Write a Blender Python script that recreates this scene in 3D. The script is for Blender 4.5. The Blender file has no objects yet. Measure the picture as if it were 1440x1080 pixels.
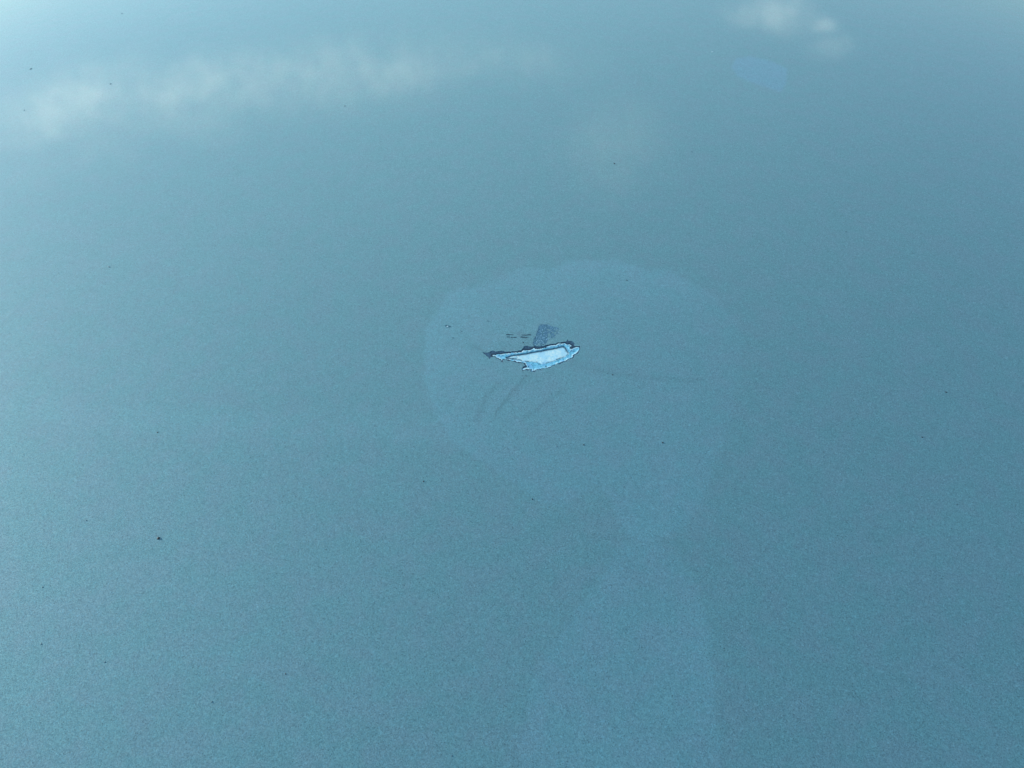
import bpy, math, random
import numpy as np
from mathutils import Vector, Matrix

random.seed(7)
sc = bpy.context.scene

# ------------------------------------------------------------------ camera
DEPRESS = 48.0
DIST = 0.185              # metres from the paint
LENS, SENSOR = 26.0, 36.0
W, H = 1440.0, 1080.0     # the photograph's own pixels, the unit of all traced outlines
cam_d = bpy.data.cameras.new("camera")
cam = bpy.data.objects.new("camera", cam_d)
sc.collection.objects.link(cam)
sc.camera = cam
cam_d.lens = LENS
cam_d.sensor_width = SENSOR
cam_d.clip_start = 0.005
cam_d.clip_end = 500.0
_a = math.radians(DEPRESS)
CAM = np.array([0.0, -DIST * math.cos(_a), DIST * math.sin(_a)])
cam.location = CAM
cam.rotation_euler = (math.radians(90 - DEPRESS), 0, 0)
FWD = np.array([0.0, math.cos(_a), -math.sin(_a)])
RIGHT = np.array([1.0, 0.0, 0.0])
UP = np.array([0.0, math.sin(_a), math.cos(_a)])
FPX = LENS / SENSOR * W

# ------------------------------------------------------------------ sun and sky
SUN_EL = math.radians(10)
SUN_AZ = math.radians(-68)       # measured from +Y (away from the viewer), negative = to the left
sun_dir = Vector((math.sin(SUN_AZ) * math.cos(SUN_EL), math.cos(SUN_AZ) * math.cos(SUN_EL), math.sin(SUN_EL)))
sd = bpy.data.lights.new("sun", 'SUN')
sd.energy = 2.4
sd.angle = math.radians(0.5)
sd.color = (1.0, 0.965, 0.91)
sun = bpy.data.objects.new("sun", sd)
sc.collection.objects.link(sun)
sun.rotation_euler = sun_dir.to_track_quat('Z', 'Y').to_euler()

sc.view_settings.view_transform = 'Standard'
sc.view_settings.look = 'None'
sc.view_settings.exposure = 1.2
sc.view_settings.gamma = 1.0

world = bpy.data.worlds.new("World")
sc.world = world
world.use_nodes = True
wt = world.node_tree
wt.nodes.clear()


def N(tree, typ, **kw):
    n = tree.nodes.new(typ)
    for k, v in kw.items():
        setattr(n, k, v)
    return n


def setin(n, **kw):
    for k, v in kw.items():
        n.inputs[k.replace('_', ' ')].default_value = v


def math_n(t, op, a, b=None, c=None, clamp=False):
    n = t.nodes.new('ShaderNodeMath')
    n.operation = op
    n.use_clamp = clamp
    for i, v in enumerate((a, b, c)):
        if v is None:
            continue
        if isinstance(v, (int, float)):
            n.inputs[i].default_value = v
        else:
            t.links.new(v, n.inputs[i])
    return n.outputs[0]


def vmath(t, op, a, b=None, scale=None):
    n = t.nodes.new('ShaderNodeVectorMath')
    n.operation = op
    for i, v in enumerate((a, b)):
        if v is None:
            continue
        if isinstance(v, (tuple, list)):
            n.inputs[i].default_value = v
        else:
            t.links.new(v, n.inputs[i])
    if scale is not None:
        if isinstance(scale, (int, float)):
            n.inputs['Scale'].default_value = scale
        else:
            t.links.new(scale, n.inputs['Scale'])
    return n.outputs['Value'] if op in ('LENGTH', 'DOT_PRODUCT', 'DISTANCE') else n.outputs['Vector']


def smooth(t, v, lo, hi):
    n = t.nodes.new('ShaderNodeMapRange')
    n.interpolation_type = 'SMOOTHSTEP'
    t.links.new(v, n.inputs['Value'])
    n.inputs['From Min'].default_value = lo
    n.inputs['From Max'].default_value = hi
    return n.outputs['Result']


def mixc(t, f, a, b, blend='MIX'):
    n = t.nodes.new('ShaderNodeMix')
    n.data_type = 'RGBA'
    n.blend_type = blend
    for s, v in ((n.inputs[0], f), (n.inputs[6], a), (n.inputs[7], b)):
        if isinstance(v, (int, float)):
            s.default_value = v
        elif isinstance(v, (tuple, list)):
            s.default_value = (v[0], v[1], v[2], 1)
        else:
            t.links.new(v, s)
    return n.outputs[2]


# clouds: elongated cumulus fields given by compass bearing (from +Y, east positive) and
# elevation in degrees, their widths, and how dense they are; ragged by noise
CLOUDS = [(-33.5, 17.6, 7, 3.4, .46), (-25, 19.4, 11, 2.8, .42), (-11, 21.2, 14, 2.2, .38), (-19, 20.8, 22, 4.0, .36), (0, 21.0, 9, 3.0, .26),
          (9, 28, 6, 5.5, .30), (19.4, 14.6, 3.6, 2.0, .35), (22.9, 14.4, 1.4, .8, .40), (24.2, 16.2, 2.0, 1.4, .28),
          (60, 9, 14, 3, .6), (80, 16, 16, 3, .6), (110, 14, 20, 3, .7),
          (150, 18, 20, 4, .6), (-110, 18, 22, 3, .7), (-150, 14, 20, 4, .6), (-85, 12, 14, 3, .6)]
tc = N(wt, 'ShaderNodeTexCoord')
gen = tc.outputs['Generated']
nz = N(wt, 'ShaderNodeTexNoise')
setin(nz, Scale=14.0, Detail=6.0, Roughness=0.6)
wt.links.new(gen, nz.inputs['Vector'])
warp = vmath(wt, 'SCALE', vmath(wt, 'SUBTRACT', nz.outputs['Color'], (0.5, 0.5, 0.5)), scale=0.06)
pos = vmath(wt, 'ADD', gen, warp)
sep = N(wt, 'ShaderNodeSeparateXYZ')
wt.links.new(pos, sep.inputs[0])
az = math_n(wt, 'MULTIPLY', math_n(wt, 'ARCTAN2', sep.outputs[0], sep.outputs[1]), 57.2958)
el = math_n(wt, 'MULTIPLY', math_n(wt, 'ARCSINE', sep.outputs[2]), 57.2958)
total = None
for (ca, ce, wa, we, s) in CLOUDS:
    da = math_n(wt, 'DIVIDE', math_n(wt, 'SUBTRACT', az, ca), wa)
    de = math_n(wt, 'DIVIDE', math_n(wt, 'SUBTRACT', el, ce), we)
    r2 = math_n(wt, 'ADD', math_n(wt, 'MULTIPLY', da, da), math_n(wt, 'MULTIPLY', de, de))
    g = math_n(wt, 'MULTIPLY', math_n(wt, 'EXPONENT', math_n(wt, 'MULTIPLY', r2, -1.0)), s)
    total = g if total is None else math_n(wt, 'MAXIMUM', total, g)
nz2 = N(wt, 'ShaderNodeTexNoise')
setin(nz2, Scale=8.0, Detail=7.0, Roughness=0.62)
wt.links.new(gen, nz2.inputs['Vector'])
dens = math_n(wt, 'MULTIPLY', total, math_n(wt, 'MULTIPLY_ADD', nz2.outputs['Fac'], 1.1, 0.45))
nz3 = N(wt, 'ShaderNodeTexNoise')
setin(nz3, Scale=38.0, Detail=5.0, Roughness=0.65)
wt.links.new(gen, nz3.inputs['Vector'])
dens = math_n(wt, 'MULTIPLY', dens, math_n(wt, 'MULTIPLY_ADD', nz3.outputs['Fac'], 1.3, 0.32))
dens = smooth(wt, dens, 0.05, 1.1)
sky = N(wt, 'ShaderNodeTexSky')
sky.sky_type = 'NISHITA'
sky.sun_disc = False
sky.sun_elevation = SUN_EL
sky.sun_rotation = SUN_AZ          # Blender measures this rotation clockwise from +Y
sky.air_density = 1.0
sky.dust_density = 0.3
sky.ozone_density = 2.2
CLOUD_RAD = 15.0                   # radiance of sunlit cloud before the background strength
# smooth veils added to the sky to brighten the panel's gradient, much wider than the clouds and without edges
FILL_VEILS = [(-12, 29, 48, 26, .26), (150, 14, 70, 14, .16)]
vtot = None
sep0 = N(wt, 'ShaderNodeSeparateXYZ')
wt.links.new(gen, sep0.inputs[0])
az0 = math_n(wt, 'MULTIPLY', math_n(wt, 'ARCTAN2', sep0.outputs[0], sep0.outputs[1]), 57.2958)
el0 = math_n(wt, 'MULTIPLY', math_n(wt, 'ARCSINE', sep0.outputs[2]), 57.2958)
for (ca, ce, wa, we, s) in FILL_VEILS:
    da = math_n(wt, 'DIVIDE', math_n(wt, 'SUBTRACT', az0, ca), wa)
    de = math_n(wt, 'DIVIDE', math_n(wt, 'SUBTRACT', el0, ce), we)
    r2 = math_n(wt, 'ADD', math_n(wt, 'MULTIPLY', da, da), math_n(wt, 'MULTIPLY', de, de))
    g = math_n(wt, 'MULTIPLY', math_n(wt, 'EXPONENT', math_n(wt, 'MULTIPLY', r2, -1.0)), s)
    vtot = g if vtot is None else math_n(wt, 'ADD', vtot, g)
veiled = mixc(wt, vtot, sky.outputs[0], (CLOUD_RAD * .60, CLOUD_RAD * 1.0, CLOUD_RAD * 1.04))
skyc = mixc(wt, dens, veiled, (CLOUD_RAD * .93, CLOUD_RAD, CLOUD_RAD * 0.93))
bg = N(wt, 'ShaderNodeBackground')
bg.inputs['Strength'].default_value = 0.1
wt.links.new(skyc, bg.inputs['Color'])
wo = N(wt, 'ShaderNodeOutputWorld')
wt.links.new(bg.outputs[0], wo.inputs['Surface'])

# ------------------------------------------------------------------ geometry helpers
RX, RY = 3.2, 6.0                     # crown radii of the panel, metres


def crown(x, y):
    return -(x * x) / (2 * RX) - (y * y) / (2 * RY)


def to_panel(u, v):
    """photograph pixel -> point on the crowned panel"""
    d = FWD + RIGHT * ((u - W / 2) / FPX) + UP * ((H / 2 - v) / FPX)
    z = 0.0
    for _ in range(6):
        t = (z - CAM[2]) / d[2]
        p = CAM + d * t
        z = crown(p[0], p[1])
    return float(p[0]), float(p[1]), float(z)


def to_pixel(X, Y):
    Z = crown(X, Y)
    dx, dy, dz = X - CAM[0], Y - CAM[1], Z - CAM[2]
    f = dy * FWD[1] + dz * FWD[2]
    return W / 2 + FPX * dx / f, H / 2 - FPX * (dy * UP[1] + dz * UP[2]) / f


_rng = np.random.RandomState(11)
_LAT = _rng.rand(256, 256)


def vnoise(x, y):
    xi, yi = np.floor(x).astype(int), np.floor(y).astype(int)
    fx, fy = x - xi, y - yi
    fx, fy = fx * fx * (3 - 2 * fx), fy * fy * (3 - 2 * fy)
    g = lambda i, j: _LAT[i & 255, j & 255]
    return (g(xi, yi) * (1 - fx) + g(xi + 1, yi) * fx) * (1 - fy) + (g(xi, yi + 1) * (1 - fx) + g(xi + 1, yi + 1) * fx) * fy


def fbm(x, y, s, octv=3, off=0.0):
    a, t, n = 1.0, 0.0, 0.0
    for k in range(octv):
        t = t + a * (vnoise(x / s + off + 17 * k, y / s + off * 1.7 + 31 * k) - 0.5) * 2
        n += a
        a *= 0.55
        s *= 0.5
    return t / n


def sdf(U, V, poly):
    """signed distance in pixels, negative inside"""
    P = np.array(poly, float)
    Q = np.roll(P, -1, axis=0)
    best = np.full(U.shape, 1e9)
    ins = np.zeros(U.shape, bool)
    for (ax, ay), (bx, by) in zip(P, Q):
        ex, ey = bx - ax, by - ay
        t = np.clip(((U - ax) * ex + (V - ay) * ey) / (ex * ex + ey * ey + 1e-12), 0, 1)
        best = np.minimum(best, (U - ax - t * ex) ** 2 + (V - ay - t * ey) ** 2)
        c = ((ay > V) != (by > V))
        if ey != 0:
            ins ^= c & (U < (V - ay) / ey * ex + ax)
    d = np.sqrt(best)
    return np.where(ins, -d, d)


def sstep(x, lo, hi):
    t = np.clip((x - lo) / (hi - lo), 0, 1)
    return t * t * (3 - 2 * t)


# ------------------------------------------------------------------ traced outlines (photograph pixels)
PRIMER = [(692, 499.5), (697, 498.7), (700, 498), (705, 497.8), (709, 497), (714, 496.7), (718, 496.5), (719.5, 495.2),
          (721, 496), (724, 495.5), (725.5, 494.9), (727.5, 495.8), (731, 495), (735, 493.8), (736, 491.8), (737.5, 492),
          (738.5, 493), (743, 492.3), (747, 491.8), (749.5, 490.5), (750.2, 488.8), (751.7, 489), (752.5, 490.8),
          (757, 490.5), (763, 489.6), (768.6, 488.6), (769, 487), (772, 486.5), (776, 485.5), (782, 484.6), (784.5, 483),
          (788, 482.7), (792, 482.8), (794.5, 482.2), (796.5, 484), (799, 484.6), (801, 483.8), (804.6, 486.3),
          (802, 487.7), (801, 489), (803, 490.8), (806, 489.8), (809, 488.2), (814, 488), (815.4, 489), (815, 491),
          (813.5, 493.5), (812, 495.5), (808.7, 498), (805.2, 499.8), (806.5, 501), (805.5, 502.5), (802, 503.8),
          (798, 505.5), (796.5, 507), (792, 508.2), (789, 509), (786.5, 510.2), (783, 511), (780.5, 512.7),
          (777.5, 513.5), (775, 515.5), (772, 516.3), (768.5, 517.5), (765.5, 517), (763, 517.6), (760, 518.5),
          (757, 519.2), (753.5, 519.9), (751, 521.6), (747, 521.9), (746.5, 520.7), (749, 519.8), (744, 519),
          (741, 519), (738, 519.6), (735.2, 520.8), (733.8, 519.6), (734, 518), (737, 516.9), (740.6, 516.3),
          (740.7, 513.7), (739.3, 512.2), (738.6, 510.6), (735, 509.6), (731.5, 509.2), (729, 509), (726, 508.8),
          (724, 507.4), (721, 507.6), (718, 506.7), (715, 505.7), (711, 504.9), (709, 505.2), (707, 504.4),
          (706, 507.8), (704.5, 505), (702, 504.2), (700, 502.9), (698, 502.6), (697, 500.8), (693, 500.6)]
METAL = [(711, 502), (714, 501.5), (717, 500.3), (720, 499.3), (724, 498.7), (727, 498.5), (731, 498), (735, 497.3),
         (740, 496.6), (747, 495), (754, 493.7), (760, 492.9), (766, 491.7), (770, 491), (776, 489.8), (782, 488.6),
         (788, 487.2), (791, 486.6), (794, 487.3), (796, 489.5), (797, 492), (799, 494.8), (800.5, 496.5),
         (799, 498.5), (796, 500.5), (792, 502.6), (788, 503.8), (784, 505.3), (780, 507.3), (776, 508.5),
         (772, 509.5), (768, 510.4), (764, 510.6), (760.5, 511.8), (759, 510.3), (755, 509.2), (750, 508.6),
         (744, 508.2), (740, 508.2), (735, 508.3), (732, 506.5), (730, 506), (726, 505.3), (722, 505), (718, 504.7),
         (714, 504.5), (711.5, 503.6)]
TORN = [(678.3, 495.2), (683, 496), (688, 495.5), (690, 494), (694, 493.2), (696, 494.3), (702, 494), (708, 493.6),
        (711, 494.6), (715, 494.5), (718.5, 494.6), (721, 494.1), (726, 494.2), (729, 493), (733, 493), (735, 489.8),
        (737, 487.2), (741, 486.2), (745, 487.4), (748, 487.5), (752, 487), (756, 487.4), (760, 487.4), (765, 486.8),
        (769, 485.2), (775, 484.1), (781, 483.7), (784, 481.7), (788, 481.8), (793, 481), (797, 480.2),
        (797.7, 477.9), (798.6, 477.9), (799.2, 479.6), (803, 479.4), (806.5, 481), (808.3, 483.5), (807.3, 486),
        (809, 487.1), (814, 487), (815.6, 486.9), (816.4, 489), (815, 491), (800, 495), (740, 500), (700, 501.5),
        (692, 501.6), (690, 503), (688.8, 504.8), (687.6, 503.8), (686.6, 501.6), (684, 499.6), (681, 498)]
SCUFF = [(756.8, 458), (760, 456.6), (770, 456.3), (777, 457), (778, 459.5), (783, 461), (788, 461.5), (787, 465),
         (784.5, 470), (780, 474.5), (774, 475.5), (769.5, 480), (767, 484), (762, 487), (752, 487.6), (748.5, 484.5),
         (751, 480), (750.5, 476.5), (753.5, 473), (754.8, 468), (756.4, 463)]
# stroke: x0, y0, x1, y1, half width
SCRATCHES = [(712.5, 470.6, 721.5, 470.9, .55), (712.8, 473.8, 717.6, 474.0, .65), (719.0, 474.2, 726.0, 474.3, .55),
             (732.5, 474.2, 741.0, 474.6, .7), (734.0, 471.2, 746.5, 470.8, .5)]
NICK = [(625.8, 457.6), (628.5, 456.9), (631.0, 457.2), (632.4, 458.4), (635.0, 459.3), (633.2, 460.3),
        (630.6, 460.4), (627.6, 460.2), (626.2, 459.0)]

# soft drag marks rubbed into the clear coat: points, half width, strength
DRAGS = [([(741, 527), (722, 548), (705, 571), (698, 577), (696.5, 587)], 1.4, .70),
         ([(745, 527), (712, 563), (700, 577)], 3.6, .28),
         ([(703, 538), (682, 560), (670, 592)], 4.0, .34),
         ([(792, 549), (765, 568), (737, 588)], 2.6, .34),
         ([(803, 513), (850, 523), (905, 531), (975, 535), (1004, 533)], 2.6, .32),
         ([(806, 510), (860, 521), (900, 526)], 6.0, .14),
         ([(664, 486), (678, 494), (690, 497)], 4.0, .30),
         ([(700, 490), (735, 485), (750, 482)], 5.0, .22),
         ([(730, 470), (745, 477), (744, 485)], 5.0, .30),
         ([(727, 456), (740, 458)], .8, .35),
         ([(772, 466), (783, 463), (780, 473)], 3.0, .25)]
# faint pale patches tinted into the paint: outline, edge softness, strength, blueness
PALE_PATCHES = [([(40, 566), (300, 580), (600, 584), (870, 590), (865, 612), (560, 622), (280, 612), (60, 592)], 30, .50, 0.0),
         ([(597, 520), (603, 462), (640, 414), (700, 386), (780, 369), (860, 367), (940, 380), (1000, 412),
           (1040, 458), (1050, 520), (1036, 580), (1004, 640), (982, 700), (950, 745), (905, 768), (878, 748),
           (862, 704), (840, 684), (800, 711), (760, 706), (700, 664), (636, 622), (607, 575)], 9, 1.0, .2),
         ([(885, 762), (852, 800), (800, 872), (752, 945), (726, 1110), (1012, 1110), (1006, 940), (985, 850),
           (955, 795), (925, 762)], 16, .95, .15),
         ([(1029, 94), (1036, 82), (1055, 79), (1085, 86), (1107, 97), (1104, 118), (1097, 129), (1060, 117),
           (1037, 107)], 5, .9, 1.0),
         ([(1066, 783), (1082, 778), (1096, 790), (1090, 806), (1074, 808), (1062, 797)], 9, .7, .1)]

# ------------------------------------------------------------------ materials


def new_mat(name):
    m = bpy.data.materials.new(name)
    m.use_nodes = True
    t = m.node_tree
    t.nodes.clear()
    out = N(t, 'ShaderNodeOutputMaterial')
    b = N(t, 'ShaderNodeBsdfPrincipled')
    t.links.new(b.outputs[0], out.inputs[0])
    return m, t, b


def attr(t, name):
    n = N(t, 'ShaderNodeAttribute')
    n.attribute_name = name
    return n.outputs['Fac']


def obj_co(t):
    return N(t, 'ShaderNodeTexCoord').outputs['Object']


def noise(t, co, scale, detail=2.0, rough=0.5):
    n = N(t, 'ShaderNodeTexNoise')
    setin(n, Scale=scale, Detail=detail, Roughness=rough)
    t.links.new(co, n.inputs['Vector'])
    return n


def flakes(t, co, scale):
    n = N(t, 'ShaderNodeTexVoronoi')
    n.feature = 'F1'
    setin(n, Scale=scale)
    t.links.new(co, n.inputs['Vector'])
    return n.outputs['Color']


# metallic paint: aluminium flake basecoat under a glossy clear coat
PAINT = (0.150, 0.326, 0.366)
m_paint, t, b = new_mat("metallic_paint")
co = obj_co(t)
pale_patch, blue, drag = attr(t, 'pale_patch'), attr(t, 'blue'), attr(t, 'drag')
fl1, fl2 = flakes(t, co, 3600.0), flakes(t, co, 6500.0)
sepc = N(t, 'ShaderNodeSeparateColor')
t.links.new(fl1, sepc.inputs[0])
sepd = N(t, 'ShaderNodeSeparateColor')
t.links.new(fl2, sepd.inputs[0])
v1 = math_n(t, 'POWER', sepc.outputs[0], 6.0)                      # a few bright flakes
v2 = math_n(t, 'MULTIPLY_ADD', sepd.outputs[1], 0.34, 0.83)
dark = smooth(t, sepd.outputs[2], 0.93, 0.98)                     # sparse dark pits
gain = math_n(t, 'MULTIPLY', math_n(t, 'MULTIPLY_ADD', v1, 0.28, v2), math_n(t, 'MULTIPLY_ADD', dark, -0.32, 1.0))
blot = noise(t, co, 95.0, 4.0, .6)
hue = noise(t, co, 160.0, 3.0, .6)
base = mixc(t, smooth(t, hue.outputs['Fac'], .35, .68), (PAINT[0] * .97, PAINT[1] * 1.01, PAINT[2]),
            (PAINT[0] * 1.10, PAINT[1] * .985, PAINT[2] * 1.01))
gain = math_n(t, 'MULTIPLY', gain, math_n(t, 'MULTIPLY_ADD', blot.outputs['Fac'], 0.07, 0.965))
gain = math_n(t, 'MULTIPLY', gain, math_n(t, 'MULTIPLY_ADD', pale_patch, 0.10, 1.0))
fine = noise(t, co, 2600.0, 2.0, .6)
dmask = math_n(t, 'MULTIPLY', drag, math_n(t, 'MULTIPLY_ADD', fine.outputs['Fac'], 1.2, 0.4))
gain = math_n(t, 'MULTIPLY', gain, math_n(t, 'MULTIPLY_ADD', dmask, -0.34, 1.0))
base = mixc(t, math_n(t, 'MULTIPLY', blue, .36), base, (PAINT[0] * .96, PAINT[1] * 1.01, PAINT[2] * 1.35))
col = vmath(t, 'SCALE', base, scale=gain)
t.links.new(col, b.inputs['Base Color'])
geo = N(t, 'ShaderNodeNewGeometry')
jit = vmath(t, 'SCALE', vmath(t, 'SUBTRACT', fl1, (.5, .5, .5)), scale=0.065)
jit2 = vmath(t, 'SCALE', vmath(t, 'SUBTRACT', fl2, (.5, .5, .5)), scale=0.055)
nn = vmath(t, 'NORMALIZE', vmath(t, 'ADD', vmath(t, 'ADD', geo.outputs['Normal'], jit), jit2))
t.links.new(nn, b.inputs['Normal'])
setin(b, Metallic=0.45, Roughness=0.75)
b.inputs['Coat Weight'].default_value = 1.0
b.inputs['Coat IOR'].default_value = 1.5
peel = noise(t, co, 420.0, 3.0, .55)
bmp = N(t, 'ShaderNodeBump')
setin(bmp, Strength=0.12, Distance=0.00006)
t.links.new(peel.outputs['Fac'], bmp.inputs['Height'])
t.links.new(bmp.outputs[0], b.inputs['Coat Normal'])
t.links.new(math_n(t, 'MULTIPLY_ADD', pale_patch, 0.04, math_n(t, 'MULTIPLY_ADD', drag, 0.3, 0.04)), b.inputs['Coat Roughness'])

# bare substrate in the middle of the chip
m_metal, t, b = new_mat("bare_substrate")
co = obj_co(t)
n1, n2 = noise(t, co, 1500.0, 4.0, .65), noise(t, co, 420.0, 2.0, .5)
c = mixc(t, smooth(t, n1.outputs['Fac'], .30, .62), (.46, .84, .95), (.78, .99, .97))
c = mixc(t, smooth(t, n2.outputs['Fac'], .42, .66), c, (.50, .85, .98))
grit = noise(t, co, 2600.0, 2.0, .5)
c = mixc(t, smooth(t, grit.outputs['Fac'], .66, .76), c, (.20, .47, .53))
c = mixc(t, attr(t, 'crack_shade'), c, (.006, .075, .14))  # shade in the groove around the centre, painted dark
t.links.new(c, b.inputs['Base Color'])
setin(b, Roughness=0.55)
bmp = N(t, 'ShaderNodeBump')
setin(bmp, Strength=0.5, Distance=0.00005)
t.links.new(n1.outputs['Fac'], bmp.inputs['Height'])
t.links.new(bmp.outputs[0], b.inputs['Normal'])

# pale blue primer ledge with whitish torn rims
m_primer, t, b = new_mat("pale_primer")
co = obj_co(t)
n1, n2 = noise(t, co, 1900.0, 3.0, .6), noise(t, co, 700.0, 2.0, .5)
c = mixc(t, smooth(t, n1.outputs['Fac'], .32, .66), (.12, .45, .62), (.25, .70, .90))
c = mixc(t, smooth(t, n2.outputs['Fac'], .5, .7), c, (.24, .56, .82))
c = mixc(t, attr(t, 'rim'), c, (.68, .95, 1.0))
c = mixc(t, attr(t, 'crack_shade'), c, (.006, .09, .16))  # painted shade along the inner step, plus the dark dents
t.links.new(c, b.inputs['Base Color'])
setin(b, Roughness=0.45)
bmp = N(t, 'ShaderNodeBump')
setin(bmp, Strength=0.6, Distance=0.00006)
t.links.new(n1.outputs['Fac'], bmp.inputs['Height'])
t.links.new(bmp.outputs[0], b.inputs['Normal'])

# dark torn undercoat along the edge
m_under, t, b = new_mat("dark_undercoat")
co = obj_co(t)
n1 = noise(t, co, 2400.0, 3.0, .6)
c = mixc(t, smooth(t, n1.outputs['Fac'], .3, .7), (.016, .055, .11), (.065, .17, .26))
c = mixc(t, attr(t, 'crack_shade'), c, (.003, .022, .055))  # fine cracks, and shade painted darker towards the primer step
t.links.new(c, b.inputs['Base Color'])
setin(b, Roughness=0.5)

# scuffed paint patch: flattened flakes, bluish and freckled
m_scuff, t, b = new_mat("scuffed_paint")
co = obj_co(t)
n1, n2 = noise(t, co, 3000.0, 2.0, .6), noise(t, co, 900.0, 2.0, .5)
c = mixc(t, smooth(t, n1.outputs['Fac'], .3, .7), (.035, .13, .21), (.13, .31, .43))
c = mixc(t, smooth(t, n2.outputs['Fac'], .45, .7), c, (.07, .20, .26))
c = mixc(t, smooth(t, n1.outputs['Fac'], .60, .70), c, (.40, .66, .80))
c = mixc(t, attr(t, 'crack_shade'), c, (.02, .10, .17))
t.links.new(c, b.inputs['Base Color'])
setin(b, Roughness=0.5)

m_scratch, t, b = new_mat("scratch_groove")
co = obj_co(t)
n1 = noise(t, co, 3500.0, 2.0, .6)
c = mixc(t, smooth(t, n1.outputs['Fac'], .35, .65), (.004, .03, .055), (.035, .11, .15))
t.links.new(c, b.inputs['Base Color'])
setin(b, Roughness=0.6)

m_nick, t, b = new_mat("nick_pit")
c = mixc(t, attr(t, 'rim'), (.02, .12, .17), (.70, .90, .95))
t.links.new(c, b.inputs['Base Color'])
setin(b, Roughness=0.5)


def plain(name, rgb, rough=.6):
    m, t, b = new_mat(name)
    co = obj_co(t)
    n1 = noise(t, co, 4000.0, 2.0, .6)
    c = mixc(t, n1.outputs['Fac'], tuple(x * .6 for x in rgb), tuple(x * 1.4 for x in rgb))
    t.links.new(c, b.inputs['Base Color'])
    setin(b, Roughness=rough)
    return m


m_dirt = plain("black_dirt", (.012, .030, .042))
m_dirt2 = plain("grey_blue_dirt", (.05, .13, .17))
m_dust = plain("pale_dust", (.55, .75, .8))
m_back = plain("panel_underside", (.10, .14, .16), .7)

# ------------------------------------------------------------------ the panel: one graded grid


def lines(lo_out, lo, hi, hi_out, coarse_lo, fine, coarse_hi):
    """graded 1-D coordinates: fine between lo and hi, coarse to the frame, growing beyond it"""
    out = list(np.arange(lo, hi, fine)) + [hi]
    x, left = lo, []
    while x > coarse_lo:
        x -= 0.00078
        left.append(x)
    st = 0.001
    while x > lo_out:
        st *= 1.16
        x -= st
        left.append(x)
    x, right = hi, []
    while x < coarse_hi:
        x += 0.00078
        right.append(x)
    st = 0.001
    while x < hi_out:
        st *= 1.16
        x += st
        right.append(x)
    return np.array(left[::-1] + out + right)


x0, x1 = to_panel(621, 490)[0], to_panel(822, 490)[0]
y0, y1 = to_panel(740, 525)[1], to_panel(740, 453)[1]
fx = 0.33 * (x1 - x0) / 201
fy = 0.33 * (y1 - y0) / 72
yt, yb = to_panel(720, 0)[1], to_panel(720, 1080)[1]
xs = lines(-0.62, x0, x1, 0.62, -0.21, fx, 0.21)
ys = lines(-0.45, y0, y1, 0.80, yb - .004, fy, yt + .004)
X, Y = np.meshgrid(xs, ys)
U, V = to_pixel(X, Y)
behind = (Y < -0.16)
U = np.where(behind, -9999, U)
Z = crown(X, Y)

near = (X >= x0 - 1e-9) & (X <= x1 + 1e-9) & (Y >= y0 - 1e-9) & (Y <= y1 + 1e-9)
u, v = U[near], V[near]
jx = fbm(u, v, 3.0, 3, 3.1) * 0.6 + fbm(u, v, 1.3, 2, 13.1) * 0.45
jy = fbm(u, v, 2.4, 3, 9.7) * 0.45 + fbm(u, v, 1.2, 2, 19.7) * 0.4
dA = sdf(u + jx, v + jy, PRIMER)
dB = sdf(u + jx * .8, v + jy * .8, METAL)
dD = sdf(u + jx, v + jy, TORN)
dS = sdf(u + jx * 1.6, v + jy * 1.6, SCUFF)
dN = sdf(u + jx * .4, v + jy * .4, NICK)
# the upper side of the chip faces the torn, deep edge; the lower side is finely cracked
ctr = 500 - (u - 752) * 0.13 + 2
upper = sstep(ctr - v, -3, 3)
cw = 0.35 + 1.6 * sstep(fbm(u, v, 4.5, 2, 21.0), -.35, .5)
under = (dA > 0) & ((dD < 0) | (dA < cw * (1 - upper) + 0.9 * upper))
primer = (dA <= 0) & (dB > 0)
metal = (dA <= 0) & (dB <= 0)
n_lo, n_hi = fbm(u, v, 5.0, 3, 5.5), fbm(u, v, 1.3, 2, 7.5)
h = np.zeros(u.shape)
h = np.where(dA > 0, 0.035 * np.exp(-np.maximum(np.minimum(dA, dD), 0) / 1.6) * (0.7 + n_lo), h)
h = np.where(under, -0.10 - 0.10 * np.exp(-dA / 1.2) + 0.04 * n_lo + 0.03 * n_hi, h)
h = np.where(primer, -0.13 - 0.10 * sstep(-dA, 0.3, 3.5) + 0.045 * n_lo + 0.030 * n_hi + 0.05 * np.exp(-((-dA - .9) / .7) ** 2), h)
h = np.where(metal, -0.30 + 0.04 * n_lo + 0.02 * n_hi - 0.10 * np.exp(-(dB / 1.0) ** 2) + 0.0012 * (v - 500), h)
# a raised sliver of primer lying inside the left of the basin and one at the lower left lobe
h = np.where(metal & (u < 738), h + 0.13 * sstep(fbm(u, v * 2.2, 5.0, 2, 40.0), .05, .4) * sstep(738 - u, 0, 8), h)
crackShadeA = np.exp(-(np.maximum(dA, 0) / (1.1 + 1.3 * upper)) ** 2)
crackShadeB = np.exp(-((dB + 0.6) / (0.75 + 0.6 * upper)) ** 2) * np.maximum(upper, sstep(fbm(u, v, 5.0, 2, 60.0), -.35, .25) * .85)  # shadow line under the step, put into the colour
crackShadeP = np.exp(-(dB / (0.6 + 0.4 * upper)) ** 2) * np.maximum(upper * .7, .55)
# dark dents scattered over the primer ledge
pits = sstep(fbm(u, v, 2.6, 2, 80.0), .38, .62) * sstep(-dA, .6, 1.6)
rim = np.exp(-((-dA - .7) / .9) ** 2) * sstep(fbm(u, v, 3.0, 2, 33.0), -.45, .25)

scuff = (dS < 0) & ~under & (dA > 0)
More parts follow.
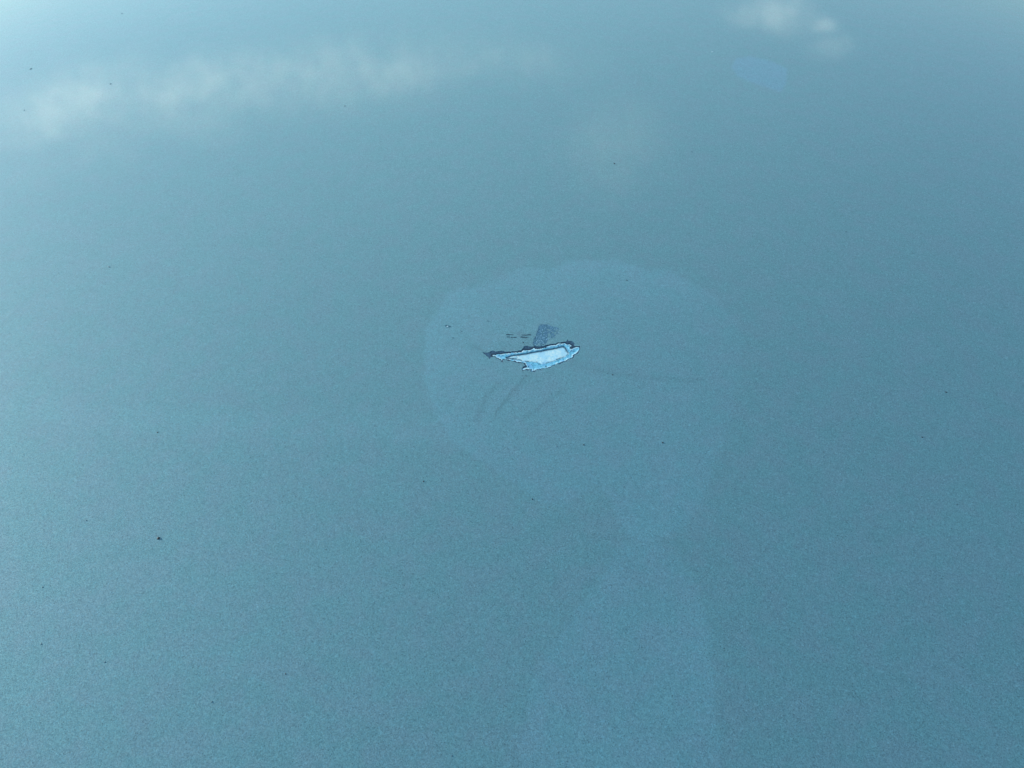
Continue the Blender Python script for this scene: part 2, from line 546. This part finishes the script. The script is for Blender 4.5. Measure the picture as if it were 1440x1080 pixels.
# fade the scuffed patch by breaking its right side up
scuff &= (fbm(u, v, 2.0, 2, 50.0) > -1 + 1.15 * sstep(u - v * .0, 772, 789)) & (fbm(u, v, 2.4, 2, 54.0) > -.75 + .5 * sstep(v, 474, 486))
h = np.where(scuff, -0.03 + 0.05 * n_hi, h)
hatch = sstep(fbm((u + v * .5) / 3.2, (v - u * .35), 1.5, 2, 44.0), -.1, .35) * sstep(u, 764, 773)
scuff &= hatch < .62
edgeS = .6 * hatch + np.exp(-((dS + .6) / .8) ** 2) * sstep(772 - u, 0, 8) * sstep(fbm(u, v, 2.2, 2, 71.0), -.2, .25)
scr = np.zeros(u.shape, int)
for i, (ax, ay, bx, by, w) in enumerate(SCRATCHES):
    ex, ey = bx - ax, by - ay
    tt = np.clip(((u - ax) * ex + (v - ay) * ey) / (ex * ex + ey * ey), 0, 1)
    d = np.hypot(u - ax - tt * ex, v - ay - tt * ey + .35 * fbm(u, v, 4, 2, 90.0 + i))
    ww = w * (0.55 + 0.75 * vnoise(u / 1.7 + i * 9, v * 0 + i))
    hit = (d < ww) & ~scuff & ~under
    scr[hit] = i + 1
    h = np.where(hit, -0.05 * (1 - (d / ww) ** 2), h)
    lip = (d >= ww) & (d < ww + .8) & (scr == 0) & ~scuff & ~under & (dA > 0)
    h = np.where(lip, h + 0.018, h)
nick = dN < 0
h = np.where(nick, -0.04 + 0.09 * np.exp(-(((u - 629.3) / 1.5) ** 2 + ((v - 458.9 + (u - 629.3) * .35) / .75) ** 2)), h)
nrim = np.exp(-(((u - 629.3) / 1.4) ** 2 + ((v - 458.9 + (u - 629.3) * .35) / .7) ** 2) ** 2)

Z[near] += h * 0.00045
cls = np.zeros(X.shape, int)
c_ = np.zeros(u.shape, int)
c_[scuff] = 4
c_[under] = 3
c_[primer] = 2
c_[metal] = 1
c_[nick] = 5
c_ = np.where((scr > 0), 5 + scr, c_)
cls[near] = c_
crack_shade = np.zeros(X.shape)  # painted groove shade, sharing one mask with cracks, dents and scuff edges
crack_shade[near] = np.clip(np.where(metal, crackShadeB, np.where(primer, np.maximum(crackShadeP, pits * .8), np.where(scuff, edgeS, crackShadeA))), 0, 1)
rimA = np.zeros(X.shape)
rimA[near] = np.where(nick, nrim, np.clip(rim, 0, 1))

pale_patch = np.zeros(X.shape)
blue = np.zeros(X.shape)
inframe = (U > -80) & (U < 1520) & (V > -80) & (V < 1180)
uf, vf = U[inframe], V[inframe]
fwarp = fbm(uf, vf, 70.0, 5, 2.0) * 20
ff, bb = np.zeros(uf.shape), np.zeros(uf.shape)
for poly, soft, s, bl in PALE_PATCHES:
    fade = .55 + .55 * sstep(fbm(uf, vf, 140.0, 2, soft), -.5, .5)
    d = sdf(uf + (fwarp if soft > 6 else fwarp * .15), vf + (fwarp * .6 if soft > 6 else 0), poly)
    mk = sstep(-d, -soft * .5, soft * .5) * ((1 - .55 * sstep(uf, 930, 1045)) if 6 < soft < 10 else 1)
    # each patch is strongest towards its rim
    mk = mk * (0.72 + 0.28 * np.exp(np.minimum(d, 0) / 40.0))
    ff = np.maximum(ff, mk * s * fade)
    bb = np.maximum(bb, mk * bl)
pale_patch[inframe], blue[inframe] = ff, bb
drag = np.zeros(X.shape)
dd = np.zeros(uf.shape)
for pts, w, s in DRAGS:
    best = np.full(uf.shape, 1e9)
    for (ax, ay), (bx, by) in zip(pts[:-1], pts[1:]):
        ex, ey = bx - ax, by - ay
        tt = np.clip(((uf - ax) * ex + (vf - ay) * ey) / (ex * ex + ey * ey), 0, 1)
        best = np.minimum(best, np.hypot(uf - ax - tt * ex, vf - ay - tt * ey))
    dd = np.maximum(dd, np.exp(-(best / w) ** 2) * s * (.45 + .8 * vnoise(uf / 9 + w * 3, vf / 7)))
drag[inframe] = dd

# analytic normals of the smooth crown keep the reflections clean
ny, nx = X.shape
vid = np.arange(ny * nx).reshape(ny, nx)
quads = np.stack([vid[:-1, :-1], vid[:-1, 1:], vid[1:, 1:], vid[1:, :-1]], -1).reshape(-1, 4)
co_all = np.stack([X, Y, Z], -1).reshape(-1, 3)
clsf = cls.reshape(-1)
# a face takes the class most of its corners have
fc = clsf[quads]
fcls = np.sort(fc, axis=1)[:, 2]
atts = {'crack_shade': crack_shade.reshape(-1), 'rim': rimA.reshape(-1), 'pale_patch': pale_patch.reshape(-1), 'blue': blue.reshape(-1),
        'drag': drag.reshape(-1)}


def mesh_np(name, co, faces, mat, parent, attrs=None, smooth_on=True):
    me = bpy.data.meshes.new(name)
    k = faces.shape[1]
    me.vertices.add(len(co))
    me.vertices.foreach_set('co', co.astype(np.float32).ravel())
    me.loops.add(faces.size)
    me.loops.foreach_set('vertex_index', faces.astype(np.int32).ravel())
    me.polygons.add(len(faces))
    me.polygons.foreach_set('loop_start', (np.arange(len(faces)) * k).astype(np.int32))
    me.update(calc_edges=True)
    me.polygons.foreach_set('use_smooth', np.full(len(faces), smooth_on))
    for n_, a_ in (attrs or {}).items():
        at = me.attributes.new(n_, 'FLOAT', 'POINT')
        at.data.foreach_set('value', a_.astype(np.float32))
    me.materials.append(mat)
    ob = bpy.data.objects.new(name, me)
    sc.collection.objects.link(ob)
    if parent is not None:
        ob.parent = parent
    return ob


def piece(name, k, mat, parent, keys, label=None):
    f = quads[fcls == k]
    used, inv = np.unique(f, return_inverse=True)
    ob = mesh_np(name, co_all[used], inv.reshape(f.shape), mat, parent, {q: atts[q][used] for q in keys})
    if label:
        ob['label'] = label
    return ob


panel = bpy.data.objects.new("car_panel", None)
panel.empty_display_size = 0.05
sc.collection.objects.link(panel)
panel['label'] = "blue-grey metallic car body panel with a chipped spot, reflecting sky and clouds"
panel['category'] = "car panel"

piece("paint_coat", 0, m_paint, panel, ('pale_patch', 'blue', 'drag'))
chip = piece("dark_undercoat", 3, m_under, panel, ('crack_shade',), "dark torn edge around the chipped spot")
piece("pale_primer", 2, m_primer, panel, ('rim', 'crack_shade'), "pale blue jagged primer layer inside the chip")
piece("bare_metal", 1, m_metal, panel, ('crack_shade',), "bright whitish bare centre of the chip")
piece("scuff_mark", 4, m_scuff, panel, ('crack_shade',), "bluish freckled scuff just above the chip")
piece("paint_nick", 5, m_nick, panel, ('rim',), "tiny nick with a white centre left of the chip")
SL = ["short upper left scratch dash above the chip", "short dash below the upper left scratch",
      "thin dash running on to the right of the lower left scratch", "dark dash beside the scuffed patch",
      "faint line running into the scuffed patch"]
for i in range(len(SCRATCHES)):
    piece("scratch", 6 + i, m_scratch, panel, (), SL[i])

# folded rim and underside, so that the panel is a sheet with thickness
edge = list(vid[0, :]) + list(vid[1:, -1]) + list(vid[-1, -2::-1]) + list(vid[-2:0:-1, 0])
E = co_all[edge]
n_e = len(E)
ctrp = np.array([0, .15, 0])
rings = []
for k_ in range(7):
    a_ = k_ / 6 * math.pi
    off = 0.004 * math.sin(a_)
    dirv = E - ctrp
    dirv[:, 2] = 0
    dirv /= np.linalg.norm(dirv, axis=1)[:, None]
    R = E + dirv * off
    R[:, 2] -= 0.004 * (1 - math.cos(a_))
    rings.append(R)
for inn in (.02, .05):
    R = rings[6] - dirv * inn
    rings.append(R)
rc = np.concatenate(rings)
fcs = []
for k_ in range(len(rings) - 1):
    a_ = np.arange(n_e)
    b_ = (a_ + 1) % n_e
    fcs.append(np.stack([k_ * n_e + b_, k_ * n_e + a_, (k_ + 1) * n_e + a_, (k_ + 1) * n_e + b_], -1))
zero = np.zeros(len(rc))
mesh_np("hemmed_edge", rc, np.concatenate(fcs), m_paint, panel, {'pale_patch': zero, 'blue': zero, 'drag': zero})

# ------------------------------------------------------------------ dirt specks lying on the paint


def speck(u_, v_, r, mat, label, stretch=1.0, rot=0.0, name="dirt_speck", group="dirt specks lying on the paint"):
    px, py, pz = to_panel(u_, v_)
    ex = to_panel(u_ + 1, v_)[0] - px
    rr = r * ex * (1.0 if r > 2 else 0.70)
    vs, fs = [], []
    rings_ = [(1.0, -0.1), (1.06, .16), (.82, .42), (.42, .62)]
    n = 9
    rad = [1 + random.uniform(-.22, .22) for _ in range(n)]
    for (q, z) in rings_:
        for k in range(n):
            a = k / n * 2 * math.pi
            x, y = math.cos(a) * q * rad[k] * rr * stretch, math.sin(a) * q * rad[k] * rr * 1.15 / max(stretch ** .5, 1)
            vs.append((x * math.cos(rot) - y * math.sin(rot), x * math.sin(rot) + y * math.cos(rot), z * rr * random.uniform(.8, 1.1) if z > 0 else z * rr))
    vs.append((0, 0, .66 * rr))
    for i in range(3):
        for k in range(n):
            fs.append((i * n + k, i * n + (k + 1) % n, (i + 1) * n + (k + 1) % n, (i + 1) * n + k))
    for k in range(n):
        fs.append((3 * n + k, 3 * n + (k + 1) % n, 4 * n))
    me = bpy.data.meshes.new(name)
    me.from_pydata(vs, [], fs)
    me.update()
    for p in me.polygons:
        p.use_smooth = True
    me.materials.append(mat)
    ob = bpy.data.objects.new(name, me)
    ob.location = (px, py, pz)
    sc.collection.objects.link(ob)
    ob['label'] = label
    ob['category'] = "dirt speck"
    ob['group'] = group
    return ob


K, G = m_dirt, m_dirt2
SPECKS = [
    (223, 757, 2.1, K, "largest black speck, alone on the paint in the lower left", 1.0, .4),
    (155.5, 118, 1.3, G, "dark speck on the upper edge of the bright cloud reflection at the left", 1, 0),
    (43.5, 97, 1.3, G, "small slanted speck at far left just above the cloud reflection", 1.5, .6),
    (34, 155, 1.0, G, "faint speck at far left on the lower side of the cloud reflection", 1, 0),
    (171.5, 19, 1.0, G, "faint speck near the top edge above the cloud reflection", 1, 0),
    (485, 149, 1.3, G, "dark speck just below the long thin arm of the cloud reflection", 1, 0),
    (864, 230, 1.5, K, "dark speck between the cloud reflections and the chip, right of centre", 1, 0),
    (973, 213.5, 1.1, G, "small speck below left of the pale blue oval patch", 1.3, 0),
    (1189.5, 326, 1.3, G, "dark speck in the right part, below the small cloud reflection", 1.2, 0),
    (1284, 356, 1.0, G, "faint speck near the right edge, upper of the two right specks at half height", 1.2, .3),
    (1330.5, 551.5, 1.6, K, "slanted dark speck nearest the right edge at half height", 1.5, -.5),
    (1297, 615, 1.4, K, "dark round speck below the slanted one near the right edge", 1, 0),
    (821, 625.5, 1.5, K, "dark speck below right of the chip, left of its pair", 1, 0),
    (932, 622.5, 1.5, K, "dark speck below right of the chip, right of its pair", 1.2, 0),
    (783, 628, 1.0, G, "faint speck below the chip beside a darker one", 1, 0),
    (595.5, 677, 1.4, K, "dark speck below left of the chip, outside the round patch", 1, 0),
    (748.5, 702, 1.2, K, "dark speck under the lower rim of the round patch", 1, 0),
    (60, 825.5, 1.2, G, "dark speck close to the left edge, below the largest speck's height", 1, 0),
    (58, 905.5, 1.2, G, "lower speck of the two close to the left edge", 1, 0),
    (147.5, 931, 1.3, G, "greenish grey speck low on the left side", 1, 0),
    (298, 987, 1.4, G, "grey speck near the bottom, left of the middle", 1, 0),
    (401.5, 947.5, 1.2, K, "dark speck low in the left half, right of the grey ones", 1, .2),
    (635.5, 928, 1.1, G, "small speck low in the middle of the panel", 1, 0),
    (635.5, 1063, 1.3, G, "speck at the bottom edge in the middle", 1, 0),
    (881.5, 394, 1.2, K, "dark speck above right of the chip inside the round patch", 1, 0),
    (153.5, 375.5, 1.4, G, "thin slanted grey sliver of dirt in the upper left", 2.2, -.5),
    (221.5, 608, 1.2, K, "dark speck left of the chip, above the largest speck", 1, 0),
    (121.5, 732, 1.1, G, "brownish green speck left of the largest speck", 1, 0),
    (735.8, 481.6, 1.1, K, "dark speck between the chip and the scratches above it", 1, 0),
    (861.4, 527, 1.1, K, "dark speck on the long smear right of the chip", 1.2, 0),
    (854, 525.2, .9, G, "fainter speck on the long smear, nearer the chip", 1, 0),
    (637, 475.2, 1.1, G, "small speck just below the tiny nick", 1.5, 0),
    (686, 451.3, 1.1, G, "speck above the left tip of the chip", 1.2, 0),
    (649, 466.2, .9, G, "faint speck right of the tiny nick", 1.2, 0),
    (1345.5, 709, 1.1, G, "speck low near the right edge", 1.3, 0),
    (1158, 642.5, 1.0, G, "faint speck in the lower right, left of the darker round one", 1.2, 0),
    (1318.5, 676.5, .9, G, "faint speck under the dark round one near the right edge", 1, 0),
    (645, 305, 1.0, G, "faint speck above the round patch, left of centre", 1, 0),
    (819.5, 322, 1.0, G, "small speck above the round patch near the centre", 1, 0),
    (1001.7, 73, 1.2, m_dust, "only pale dust speck, left of the blue oval patch", 1.4, 0),
]
for (u_, v_, r, mt, lb, st_, ro) in SPECKS:
    speck(u_, v_, r, mt, lb, st_, ro)

# finest grit: too small and too many to count, one object
rg = random.Random(5)
vs, fs = [], []
for i in range(520):
    u_, v_ = rg.uniform(-60, 1500), rg.uniform(-60, 1140)
    if 610 < u_ < 830 and 440 < v_ < 530:
        continue
    px, py, pz = to_panel(u_, v_)
    rr = (to_panel(u_ + 1, v_)[0] - px) * rg.choice((.3, .4, .4, .5, .62))
    a0, n = rg.random() * 6, 5
    base_i = len(vs)
    for k in range(n):
        a = a0 + k / n * 2 * math.pi
        vs.append((px + math.cos(a) * rr, py + math.sin(a) * rr * 1.2, pz - rr * .05))
    vs.append((px, py, pz + rr * .5))
    for k in range(n):
        fs.append((base_i + k, base_i + (k + 1) % n, base_i + n))
me = bpy.data.meshes.new("fine_grit")
me.from_pydata(vs, [], fs)
me.update()
me.materials.append(m_dirt2)
ob = bpy.data.objects.new("fine_grit", me)
sc.collection.objects.link(ob)
ob['kind'] = "stuff"
ob['label'] = "finest dark grit scattered thinly all over the metallic paint"
ob['category'] = "grit"
